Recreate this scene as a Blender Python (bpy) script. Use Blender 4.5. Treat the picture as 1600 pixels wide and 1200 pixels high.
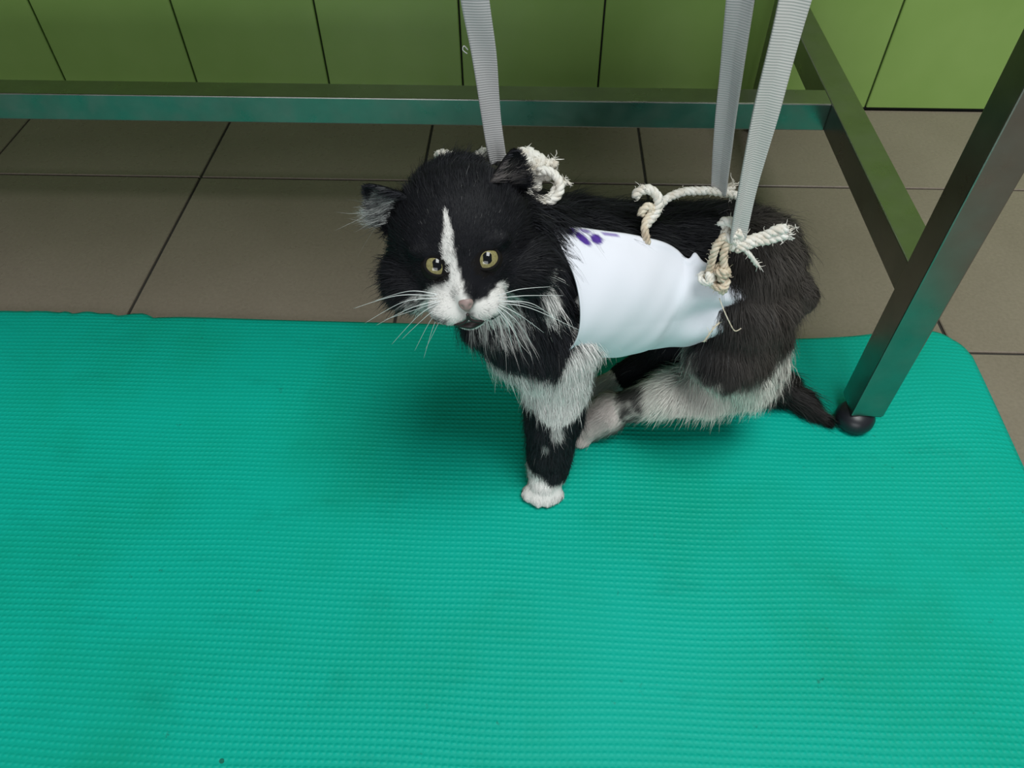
import bpy, bmesh, math, random
import numpy as np
from mathutils import Vector, Matrix, noise

random.seed(7); rng = np.random.default_rng(7)
for o in list(bpy.data.objects): bpy.data.objects.remove(o)
scene = bpy.context.scene
C = scene.collection

# ------------------------------------------------------------------ camera
def make_camera():
    th, ps, ro = 0.850527, -0.037202, -0.005590
    f = Vector((math.sin(ps)*math.cos(th), math.cos(ps)*math.cos(th), -math.sin(th)))
    r = Vector((math.cos(ps), -math.sin(ps), 0)); u = r.cross(f)
    r2 = math.cos(ro)*r + math.sin(ro)*u; u2 = -math.sin(ro)*r + math.cos(ro)*u
    cd = bpy.data.cameras.new('camera'); co = bpy.data.objects.new('camera', cd); C.objects.link(co)
    cd.sensor_width = 36; cd.lens = 36*1189.611191/1600; cd.clip_start = .01
    m = Matrix((r2, u2, -f)).transposed().to_4x4(); m.translation = Vector((0.015606, -1.075688, 0.586770))
    co.matrix_world = m
    scene.camera = co
make_camera()

# ------------------------------------------------------------------ light
scene.view_settings.view_transform = 'Standard'; scene.view_settings.look = 'None'
scene.view_settings.gamma = 1; scene.view_settings.use_curve_mapping = False
scene.view_settings.exposure = 0.0
w = bpy.data.worlds.new('room_light'); scene.world = w; w.use_nodes = True
w.node_tree.nodes['Background'].inputs[0].default_value = (.93, .97, 1.0, 1)
w.node_tree.nodes['Background'].inputs[1].default_value = .17
def area(name, loc, target, size, power, col):
    l = bpy.data.lights.new(name, 'AREA'); l.shape = 'RECTANGLE'; l.size, l.size_y = size; l.energy = power; l.color = col
    o = bpy.data.objects.new(name, l); C.objects.link(o); o.location = loc
    o.rotation_euler = (Vector(target)-Vector(loc)).to_track_quat('-Z', 'Y').to_euler()
    return o
area('ceiling_lamp', (.50, -1.24, 2.5), (.50, -1.24, 0), (1.1, 1.1), 50, (.97, 1.0, .98))
area('front_fill', (-.4, -4.2, 1.35), (-.1, 0, .3), (2.4, 1.3), 42, (.95, .98, 1.0))  # unseen low front fill, added to lift the wall under the table

# ------------------------------------------------------------------ helpers
def tag(o, label=None, cat=None, group=None, kind=None):
    if label: o['label'] = label
    if cat: o['category'] = cat
    if group: o['group'] = group
    if kind: o['kind'] = kind
    return o
def empty(name, loc):
    o = bpy.data.objects.new(name, None); C.objects.link(o); o.location = loc; o.empty_display_size = .03
    return o
def link(name, me, mat, parent=None, smooth=False):
    o = bpy.data.objects.new(name, me); C.objects.link(o)
    if mat is not None: me.materials.append(mat)
    if smooth: me.polygons.foreach_set('use_smooth', [True]*len(me.polygons))
    if parent is not None:
        o.parent = parent
        if parent.type == 'EMPTY': o.location = -parent.location     # meshes are written in world coordinates
    return o
def bm_obj(name, bm, mat, parent=None, smooth=False):
    me = bpy.data.meshes.new(name); bm.to_mesh(me); bm.free()
    return link(name, me, mat, parent, smooth)
def box(bm, lo, hi, bevel=0, seg=2):
    lo, hi = Vector(lo), Vector(hi)
    r = bmesh.ops.create_cube(bm, size=1)
    bmesh.ops.scale(bm, vec=hi-lo, verts=r['verts']); bmesh.ops.translate(bm, vec=(lo+hi)/2, verts=r['verts'])
    if bevel:
        es = {e for v in r['verts'] for e in v.link_edges}
        bmesh.ops.bevel(bm, geom=list(es), offset=bevel, segments=seg, affect='EDGES', profile=.6)
def box_obj(name, lo, hi, mat, parent=None, bevel=.001, seg=2):
    bm = bmesh.new(); box(bm, lo, hi, bevel, seg); return bm_obj(name, bm, mat, parent, False)
def catmull(pts, n):
    P = np.array([pts[0]]+list(pts)+[pts[-1]], float); out = []
    for i in range(len(P)-3):
        a, b, c, d = P[i:i+4]
        for t in np.linspace(0, 1, n, endpoint=False):
            out.append(.5*((2*b)+(c-a)*t+(2*a-5*b+4*c-d)*t*t+(-a+3*b-3*c+d)*t**3))
    out.append(P[-2]); return np.array(out)
def frames(P):
    T = np.gradient(P, axis=0); T /= np.linalg.norm(T, axis=1)[:, None]+1e-12
    up = np.array([0, 0, 1.]) if abs(T[0][2]) < .9 else np.array([1., 0, 0])
    N = [np.cross(T[0], up)]; N[0] /= np.linalg.norm(N[0])
    for i in range(1, len(P)):
        n = N[-1]-T[i]*np.dot(N[-1], T[i]); N.append(n/(np.linalg.norm(n)+1e-12))
    N = np.array(N); return T, N, np.cross(T, N)
def tube_arrays(P, R, sides=8, cap=True):
    T, N, B = frames(P); R = np.broadcast_to(np.asarray(R, float), (len(P),))
    a = np.linspace(0, 2*np.pi, sides, endpoint=False)
    V = (P[:, None]+R[:, None, None]*(np.cos(a)[None, :, None]*N[:, None]+np.sin(a)[None, :, None]*B[:, None])).reshape(-1, 3)
    F = []
    for i in range(len(P)-1):
        for j in range(sides):
            k = (j+1) % sides
            F.append((i*sides+j, i*sides+k, (i+1)*sides+k, (i+1)*sides+j))
    if cap:
        F.append(tuple(range(sides))[::-1]); F.append(tuple((len(P)-1)*sides+j for j in range(sides)))
    return V, F
def mesh_from(name, V, F):
    me = bpy.data.meshes.new(name); me.from_pydata([tuple(v) for v in V], [], F); me.update(); return me
def merge(parts):
    V, F, o = [], [], 0
    for v, f in parts:
        V.append(v); F += [tuple(i+o for i in q) for q in f]; o += len(v)
    return np.concatenate(V), F
def rope_arrays(pts, rad, pitch=.012, strands=3, n=14, fray=0, flat=1.0):
    """a laid cord: helical strands around a path"""
    P = catmull(pts, n); T, N, B = frames(P)
    s = np.concatenate([[0], np.cumsum(np.linalg.norm(np.diff(P, axis=0), axis=1))])
    L = s[-1]; m = max(8, int(L/.0012)); si = np.linspace(0, L, m)
    P2 = np.stack([np.interp(si, s, P[:, k]) for k in range(3)], 1)
    T, N, B = frames(P2); parts = []
    for k in range(strands):
        a = 2*np.pi*(si/pitch+k/strands)
        Q = P2+rad*.52*(np.cos(a)[:, None]*N+flat*np.sin(a)[:, None]*B)
        rr = rad*.56*(1+.10*np.sin(si*900+k*2))
        parts.append(tube_arrays(Q, rr, 6))
    e = P2[-1]; t = T[-1]
    for k in range(fray):
        d = t+rng.normal(0, .45, 3); d /= np.linalg.norm(d); l = rng.uniform(.003, .007)
        o = e-t*rng.uniform(0, .004)+rng.normal(0, rad*.5, 3)
        q = np.array([o, o+d*l*.5+rng.normal(0, .0008, 3), o+d*l+rng.normal(0, .0015, 3)])
        parts.append(tube_arrays(q, [.0005, .0004, .00015], 4))
    return merge(parts)
def fuzz(parts_VF, count, ln, wd=.00022):
    """loose fibres standing off a rope"""
    V, F = parts_VF; idx = rng.integers(0, len(V), count); parts = [parts_VF]
    for i in idx:
        o = V[i]; d = rng.normal(0, 1, 3); d /= np.linalg.norm(d); l = ln*rng.uniform(.4, 1)
        q = np.array([o, o+d*l*.6, o+d*l+rng.normal(0, l*.2, 3)]); parts.append(tube_arrays(q, [wd, wd, wd*.3], 3, False))
    return merge(parts)

# ------------------------------------------------------------------ materials
def mat(name, col, rough=.5, metal=0., spec=.5):
    m = bpy.data.materials.new(name); m.use_nodes = True; b = m.node_tree.nodes['Principled BSDF']
    b.inputs['Base Color'].default_value = (*col, 1); b.inputs['Roughness'].default_value = rough
    b.inputs['Metallic'].default_value = metal; b.inputs['Specular IOR Level'].default_value = spec
    return m
class NT:
    def __init__(s, m): s.t = m.node_tree; s.b = s.t.nodes['Principled BSDF']
    def n(s, ty, **kw):
        x = s.t.nodes.new(ty)
        for k, v in kw.items():
            if k.startswith('i_'): x.inputs[k[2:].replace('_', ' ')].default_value = v
            else: setattr(x, k, v)
        return x
    def l(s, a, b): s.t.links.new(a, b)
    def coord(s, sc=(1, 1, 1), kind='Object'):
        c = s.n('ShaderNodeTexCoord'); m = s.n('ShaderNodeMapping'); m.inputs['Scale'].default_value = sc
        s.l(c.outputs[kind], m.inputs[0]); return m.outputs[0]
    def noise(s, vec, scale, detail=4, rough=.55):
        x = s.n('ShaderNodeTexNoise'); x.inputs['Scale'].default_value = scale; x.inputs['Detail'].default_value = detail
        x.inputs['Roughness'].default_value = rough; s.l(vec, x.inputs['Vector']); return x.outputs['Fac']
    def ramp(s, fac, stops):
        r = s.n('ShaderNodeValToRGB'); e = r.color_ramp.elements
        while len(e) < len(stops): e.new(.5)
        for q, (p, c) in zip(e, stops): q.position = p; q.color = (*c, 1)
        s.l(fac, r.inputs[0]); return r.outputs[0]
    def math(s, op, a, b=None):
        x = s.n('ShaderNodeMath', operation=op)
        for i, v in enumerate((a, b)):
            if v is None: continue
            if hasattr(v, 'links') or hasattr(v, 'is_linked'): s.l(v, x.inputs[i])
            else: x.inputs[i].default_value = v
        return x.outputs[0]
    def mix(s, fac, a, b, mode='MIX'):
        x = s.n('ShaderNodeMix', data_type='RGBA', blend_type=mode)
        for i, v in ((0, fac), (6, a), (7, b)):
            if hasattr(v, 'is_linked'): s.l(v, x.inputs[i])
            elif isinstance(v, tuple): x.inputs[i].default_value = (*v, 1)
            else: x.inputs[i].default_value = v
        return x.outputs[2]
    def bump(s, h, strength, dist):
        x = s.n('ShaderNodeBump'); x.inputs['Strength'].default_value = strength; x.inputs['Distance'].default_value = dist
        s.l(h, x.inputs['Height']); s.l(x.outputs[0], s.b.inputs['Normal'])

M = {}
# glazed green wall tile
M['wall_tile'] = mat('green_wall_tile', (.16, .32, .05), .22); t = NT(M['wall_tile'])
v = t.coord(); t.l(t.ramp(t.noise(v, 7, 3), [(.3, (.245, .405, .098)), (.7, (.285, .45, .122))]), t.b.inputs['Base Color'])
t.bump(t.noise(v, 14, 2), .08, .002)
M['grout_dark'] = mat('wall_joint', (.022, .024, .018), .9)
M['floor_joint'] = mat('floor_joint', (.035, .032, .027), .9)
# beige floor tile
M['floor_tile'] = mat('beige_floor_tile', (.3, .25, .2), .28); t = NT(M['floor_tile'])
v = t.coord(); c = t.ramp(t.noise(v, 5, 5), [(.3, (.235, .192, .152)), (.7, (.28, .232, .185))])
g = t.ramp(t.noise(v, 260, 2), [(.35, (.88, .88, .88)), (.65, (1, 1, 1))])
c = t.mix(1., c, g, 'MULTIPLY')
d = t.ramp(t.noise(v, 34, 5, .7), [(.66, (0, 0, 0)), (.74, (1, 1, 1))])
t.l(t.mix(t.math('MULTIPLY', d, .35), c, (.13, .10, .075)), t.b.inputs['Base Color'])
t.l(t.ramp(t.noise(v, 60, 3), [(.3, (.24,)*3), (.7, (.36,)*3)]), t.b.inputs['Roughness'])
t.bump(t.noise(v, 220, 2), .06, .001)
# brushed steel
M['steel'] = mat('brushed_steel', (.42, .42, .40), .27, 1.0); t = NT(M['steel'])
v = t.coord(); n = t.noise(t.coord((60, 60, 60)), 3, 3)
t.l(t.ramp(t.noise(v, 40, 4), [(.3, (.26,)*3), (.7, (.38,)*3)]), t.b.inputs['Roughness'])
t.l(t.ramp(t.noise(v, 18, 5, .7), [(.3, (.30, .30, .275)), (.75, (.37, .37, .345))]), t.b.inputs['Base Color'])
M['steel_top'] = M['steel']
M['rubber'] = mat('black_rubber', (.012, .013, .018), .38)
# foam mat with rows of small raised dots
M['mat'] = mat('green_foam', (.0, .38, .27), .55, 0, .16); t = NT(M['mat'])
c0 = t.n('ShaderNodeTexCoord'); wv = t.n('ShaderNodeTexNoise'); wv.inputs['Scale'].default_value = 5; wv.inputs['Detail'].default_value = 1
t.l(c0.outputs['Object'], wv.inputs['Vector'])
vm = t.n('ShaderNodeVectorMath', operation='MULTIPLY_ADD'); t.l(wv.outputs['Color'], vm.inputs[0]); vm.inputs[1].default_value = (.012, .012, 0); t.l(c0.outputs['Object'], vm.inputs[2])
sx = t.n('ShaderNodeSeparateXYZ'); t.l(vm.outputs[0], sx.inputs[0])
per = .0049
row = t.math('MULTIPLY', sx.outputs[1], 2*math.pi/.0052); colm = t.math('MULTIPLY', sx.outputs[0], 2*math.pi/per)
hx = t.math('ADD', t.math('MULTIPLY', t.math('SINE', colm), .5), .5); hy = t.math('ADD', t.math('MULTIPLY', t.math('SINE', row), .5), .5)
dots = t.math('MULTIPLY', t.math('POWER', hx, .8), t.math('POWER', hy, 1.6))
hgt = t.math('ADD', t.math('MULTIPLY', dots, .80), t.math('MULTIPLY', t.math('POWER', hy, 2.0), .20))
v = t.coord()
hgt = t.math('MULTIPLY', hgt, t.ramp(t.noise(v, 6, 3), [(.30, (.45,)*3), (.62, (1,)*3)]))
hgt = t.math('ADD', hgt, t.math('MULTIPLY', t.noise(v, 500, 2), .22))
t.bump(hgt, .6, .0010)
base = t.ramp(t.noise(v, 4.5, 5, .6), [(.28, (.0, .345, .225)), (.5, (.0, .405, .300)), (.72, (.0, .43, .335))])
base = t.mix(t.math('MULTIPLY', dots, .22), base, (.01, .54, .42))
dirt = t.ramp(t.noise(v, 75, 5, .72), [(.665, (0, 0, 0)), (.74, (1, 1, 1))])
base = t.mix(t.math('MULTIPLY', dirt, .55), base, (.01, .12, .085))
smear = t.ramp(t.noise(t.coord((1, 2.2, 1)), 13, 6, .7), [(.56, (0, 0, 0)), (.75, (1, 1, 1))])
base = t.mix(t.math('MULTIPLY', smear, .28), base, (.0, .21, .15))
vo = t.n('ShaderNodeTexVoronoi'); vo.inputs['Scale'].default_value = 26; t.l(t.coord(), vo.inputs['Vector'])
sc_ = t.n('ShaderNodeSeparateColor'); t.l(vo.outputs['Color'], sc_.inputs[0])
rad_ = t.math('MULTIPLY', t.math('POWER', sc_.outputs[1], 3.0), .075)
spk = t.math('MULTIPLY', t.math('LESS_THAN', t.math('ADD', vo.outputs['Distance'], t.math('MULTIPLY', t.noise(t.coord(), 400, 2), .03)), t.math('ADD', rad_, .015)), t.math('GREATER_THAN', sc_.outputs[0], .72))
base = t.mix(t.math('MULTIPLY', spk, .75), base, (.012, .07, .045))
t.l(base, t.b.inputs['Base Color'])
M['mat_edge'] = M['mat']
# strap webbing
def webbing(name, col):
    m = mat(name, col, .65); t = NT(m); t.b.inputs['Sheen Weight'].default_value = .2
    uv = t.n('ShaderNodeTexCoord').outputs['UV']; s = t.n('ShaderNodeSeparateXYZ'); t.l(uv, s.inputs[0])
    a = t.math('ABSOLUTE', t.math('SUBTRACT', s.outputs[0], .5))
    ph = t.math('ADD', t.math('MULTIPLY', s.outputs[1], 2*math.pi*640), t.math('MULTIPLY', s.outputs[0], 9.0))
    h = t.math('ADD', t.math('MULTIPLY', t.math('SINE', ph), .5), .5)
    t.l(t.mix(t.math('MULTIPLY', h, .5), tuple(x*.86 for x in col), tuple(min(1, x*1.12) for x in col)), t.b.inputs['Base Color'])
    t.bump(h, .35, .0004); return m
M['strap'] = webbing('grey_white_webbing', (.47, .47, .475))
M['strap_warm'] = webbing('warm_white_webbing', (.55, .55, .53))
M['rope'] = mat('cotton_rope', (.74, .71, .64), .85); t = NT(M['rope']); t.b.inputs['Sheen Weight'].default_value = .3
t.l(t.ramp(t.noise(t.coord(), 120, 4), [(.3, (.60, .54, .45)), (.55, (.80, .78, .72)), (.8, (.86, .85, .81))]), t.b.inputs['Base Color'])
t.bump(t.noise(t.coord(), 1500, 2), .4, .0005)
M['rope_soiled'] = mat('soiled_cotton_rope', (.6, .5, .4), .85); t = NT(M['rope_soiled'])
t.l(t.ramp(t.noise(t.coord(), 110, 4), [(.3, (.44, .33, .23)), (.5, (.66, .57, .44)), (.75, (.76, .71, .60))]), t.b.inputs['Base Color'])
t.bump(t.noise(t.coord(), 1500, 2), .4, .0005)
def attr_mat(name, rough, spec=.3):
    m = mat(name, (1, 1, 1), rough, 0, spec); t = NT(m); a = t.n('ShaderNodeAttribute', attribute_name='tint'); t.l(a.outputs['Color'], t.b.inputs['Base Color']); return m, t
M['cloth'], t = attr_mat('white_cotton_cloth', .85, .2); t.b.inputs['Sheen Weight'].default_value = .15
t.bump(t.noise(t.coord(), 1400, 2), .12, .0004)
M['skin'], t = attr_mat('cat_skin', .8, .1)
M['fur'], t = attr_mat('cat_fur', .62, .22)
a = t.n('ShaderNodeAttribute', attribute_name='coat_normal'); t.l(a.outputs['Vector'], t.b.inputs['Normal'])
M['pupil'] = mat('cat_pupil', (.003, .004, .005), .04)
M['iris'] = mat('cat_iris', (.42, .38, .12), .12); t = NT(M['iris'])
t.l(t.ramp(t.noise(t.coord(), 900, 3), [(.3, (.18, .16, .060)), (.7, (.30, .27, .12))]), t.b.inputs['Base Color'])
t.b.inputs['Coat Weight'].default_value = .8; t.b.inputs['Coat Roughness'].default_value = .03
M['eyewhite'] = mat('cat_eyeball', (.015, .012, .011), .6, 0, .1)
M['lid'] = mat('cat_eyelid', (.010, .009, .009), .8, 0, .1)
M['nose'] = mat('cat_nose', (.42, .27, .25), .5); t = NT(M['nose'])
t.l(t.ramp(t.noise(t.coord(), 130, 3), [(.42, (.31, .225, .21)), (.62, (.27, .19, .18)), (.7, (.05, .03, .03))]), t.b.inputs['Base Color'])
M['mouth'] = mat('cat_mouth', (.02, .012, .012), .5)
M['whisker'] = mat('cat_whisker', (.86, .88, .88), .4)
M['claw'] = mat('cat_claw', (.62, .55, .50), .4)

# ------------------------------------------------------------------ floor and wall
floor = box_obj('floor', (-1.6365, -1.9, -.03), (1.6635, 0, -.0025), M['floor_joint'], None, 0); tag(floor, kind='structure')
def tile_mesh(name, w, d, h, bevel, m):
    bm = bmesh.new(); box(bm, (-w/2, -d/2, -h), (w/2, d/2, 0), bevel, 1)
    me = bpy.data.meshes.new(name); bm.to_mesh(me); bm.free(); me.materials.append(m); return me
J = .0034
ft_full = tile_mesh('floor_tile', .3-J, .3-J, .008, .0009, M['floor_tile'])
ft_cut = tile_mesh('floor_tile', .3-J, .2023-J, .008, .0009, M['floor_tile'])
def piece(name, me, loc, parent, rot=(0, 0, 0)):
    o = bpy.data.objects.new(name, me); C.objects.link(o); o.parent = parent; o.location = loc; o.rotation_euler = rot; return o
for j in range(-3, 8):
    x = -.7365+.3*j+.15
    piece('floor_tile', ft_cut, (x, -.2023/2, rng.uniform(-.0003, .0002)), floor)
    for k in range(5):
        piece('floor_tile', ft_full, (x, -.2023-.15-.3*k, rng.uniform(-.0003, .0002)), floor)
wall = box_obj('wall_back', (-1.6365, 0.006, -.03), (1.6635, .08, 1.212), M['grout_dark'], None, 0); tag(wall, kind='structure')
wt = tile_mesh('wall_tile', .2-.0026, .3-.0026, .009, .0011, M['wall_tile'])
for k in range(-4, 11):
    for q in range(4):
        piece('wall_tile', wt, (-.6948+.2*k+.1, rng.uniform(-.0003, .0003), .0015+.15+.3*q), wall, (math.pi/2, 0, 0))

# ------------------------------------------------------------------ foam mat
def build_mat():
    nx, ny = 260, 170
    xs = np.linspace(-.86, .474, nx); ys = np.linspace(-1.22, -.481, ny)
    X, Y = np.meshgrid(xs, ys, indexing='ij')
    u = (X-xs[0])/(xs[-1]-xs[0]); vv = (Y-ys[0])/(ys[-1]-ys[0])
    # outline: torn far edge on the left, rounded far right corner, bowed right edge
    edge = np.zeros(nx)
    for i, x in enumerate(xs):
        n1 = noise.noise(Vector((x*26, 3.1, 0)))+.7*noise.noise(Vector((x*85, 1.7, 0)))
        torn = np.clip((-.385-x)/.03, 0, 1)
        edge[i] = .0055*n1*torn + (.004*torn) - .003*math.sin((x+.1)*5)
        if x < -.30 and x > -.405: edge[i] += -.004*math.exp(-((x+.41)/.02)**2)
        edge[i] += -.009*math.exp(-((x-.27)/.10)**2) + .006*math.exp(-((x-.43)/.05)**2)
    Y2 = Y+edge[:, None]*np.clip((vv-.85)/.15, 0, 1)**1.5
    # rounded corner
    rc = .034
    cx, cy = xs[-1]-rc, ys[-1]-rc
    right = .004*np.sin((Y2+.55)*9)*np.clip((u-.8)/.2, 0, 1)
    X2 = X+right
    ex = np.clip((X-cx)/rc, 0, 1); ey = np.clip((Y-cy)/rc, 0, 1); r = np.hypot(ex, ey); mx = np.maximum(ex, ey)
    k = np.where((ex > 0) & (ey > 0), mx/np.maximum(r, 1e-9), 1)
    X2 = np.where((ex > 0) & (ey > 0), cx+ex*rc*k, X2); Y2 = np.where((ex > 0) & (ey > 0), cy+ey*rc*k+edge[:, None]*.5, Y2)
    # waves: the mat is not quite flat near the leg and the right edge
    Z = .0062+.0075*np.exp(-((X-.425)/.05)**2-((Y+.56)/.11)**2)+.004*np.exp(-((X-.455)/.03)**2-((Y+.80)/.20)**2)
    Z += .0022*np.exp(-((X-.25)/.07)**2-((Y+.53)/.03)**2)
    for i in range(0, nx):
        for j in range(0, ny):
            Z[i, j] += .0012*noise.noise(Vector((X[i, j]*6, Y[i, j]*6, 0)))
    Z = np.maximum(Z, .0055)
    # pressed down under the table foot and the paws
    for (px, py, rr) in ((.326, -.608, .05), (.03, -.712, .05), (.075, -.63, .06), (.085, -.57, .05), (.28, -.61, .06)):
        g = np.exp(-((X-px)**2+(Y-py)**2)/rr**2); Z = Z*(1-g)+.006*g
    edge_r = np.minimum.reduce([np.clip((X-xs[0])/.006, 0, 1), np.clip((xs[-1]-X)/.006, 0, 1), np.clip((ys[-1]-Y)/.005, 0, 1), np.clip((Y-ys[0])/.006, 0, 1)])
    top = np.stack([X2, Y2, Z-.0012*(1-edge_r)], -1).reshape(-1, 3); bot = top.copy(); bot[:, 2] -= .0050
    V = np.concatenate([top, bot]); n = nx*ny; F = []
    I = lambda i, j: i*ny+j
    for i in range(nx-1):
        for j in range(ny-1):
            F.append((I(i, j), I(i+1, j), I(i+1, j+1), I(i, j+1)))
    for i in range(nx-1):
        for j in (0, ny-1):
            q = (I(i, j), I(i+1, j), I(i+1, j)+n, I(i, j)+n); F.append(q[::-1] if j == 0 else q)
    for j in range(ny-1):
        for i in (0, nx-1):
            q = (I(i, j), I(i, j+1), I(i, j+1)+n, I(i, j)+n); F.append(q if i == 0 else q[::-1])
    F.append((I(0, 0)+n, I(0, ny-1)+n, I(nx-1, ny-1)+n, I(nx-1, 0)+n))
    me = mesh_from('exercise_mat', V, F)
    bm = bmesh.new(); bm.from_mesh(me); bmesh.ops.recalc_face_normals(bm, faces=bm.faces); bm.to_mesh(me); bm.free()
    o = link('exercise_mat', me, M['mat'], None, True)
    tag(o, 'green dotted foam mat with a torn back edge, lying on beige tiles', 'mat')
build_mat()

# ------------------------------------------------------------------ steel table
T0 = (.334, -.598, .006)
table = empty('steel_table', T0); tag(table, 'brushed steel table frame with square legs standing over the cat', 'table')
def tube_box(name, lo, hi): return box_obj(name, lo, hi, M['steel'], table, .0012, 2)
XL0, XL1 = -.96, -.93
def foot(cx, cy, z0, z1):
    prof = [(0, z0), (.011, z0), (.0160, z0+.0025), (.0182, z0+.008), (.0180, z0+.013), (.0150, z0+.0185), (.0095, z0+.0215), (.006, z0+.0225), (.006, z1+.002), (0, z1+.002)]
    V, F, S = [], [], 28
    for r, z in prof:
        for k in range(S): a = 2*math.pi*k/S; V.append((cx+r*math.cos(a), cy+r*math.sin(a), z))
    for i in range(len(prof)-1):
        for k in range(S): F.append((i*S+k, i*S+(k+1) % S, (i+1)*S+(k+1) % S, (i+1)*S+k))
    return mesh_from('foot', V, F)
for (x0, x1) in ((.319, .349), (XL0, XL1)):
    xs0, xs1 = x0, x1
    for (y0, y1, zg) in ((-.613, -.583, .006), (-.075, -.045, 0.0)):
        x0, x1 = xs0, xs1
        near = x0 > 0 and zg > 0
        if near: x0, x1, y0, y1 = x0-.002, x1-.002, y0-.0035, y1-.0035
        leg = tube_box('leg', (x0, y0, zg+.022), (x1, y1, .775))
        f = link('foot', foot((x0+x1)/2-.005*near, (y0+y1)/2-.006*near, zg, zg+.022), M['rubber'], None, True)
        f.parent = leg; f['label'] = 'round black rubber levelling foot'
        capb = box_obj('end_cap', (x0+.001, y0+.001, zg+.0205), (x1-.001, y1-.001, zg+.0235), M['rubber'], None, 0); capb.parent = leg
    x0, x1 = xs0, xs1
    tube_box('side_rail', (x0, -.5868 if x0 > 0 else -.583, .157), (x1, -.075, .187))
    tube_box('apron_rail', (x0, -.5868 if x0 > 0 else -.583, .745), (x1, -.075, .775))
tube_box('stretcher_rail', (XL1, -.333, .157), (.319, -.303, .187))
tube_box('apron_rail', (XL1, -.613, .745), (.319, -.583, .775)); tube_box('apron_rail', (XL1, -.075, .745), (.319, -.045, .775))
box_obj('table_top', (-.985, -.638, .775), (.374, -.02, .79), M['steel_top'], table, .002, 2)

# ------------------------------------------------------------------ cat: body frame
HC = Vector((-0.0301, -0.6900, 0.2802))                                       # centre of the skull
Fv = Vector((.10, -.995, 0)).normalized(); el = math.radians(11)
fwd = Vector((Fv.x*math.cos(el), Fv.y*math.cos(el), math.sin(el)))
upv0 = (Vector((0, 0, 1))-fwd*fwd.z).normalized(); rt0 = upv0.cross(fwd).normalized()
rl = math.radians(5.5)
rt = (rt0*math.cos(rl)+upv0*math.sin(rl)); upv = (upv0*math.cos(rl)-rt0*math.sin(rl))
HS = 1.06
HM = np.array([rt, -fwd, upv]).T*HS                          # local (x right in view, y back, z up) -> world
def hw(p): return np.array(HC)+HM@np.array(p, float)
def hl(P): return (np.asarray(P)-np.array(HC))@(HM/HS**2)

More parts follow.
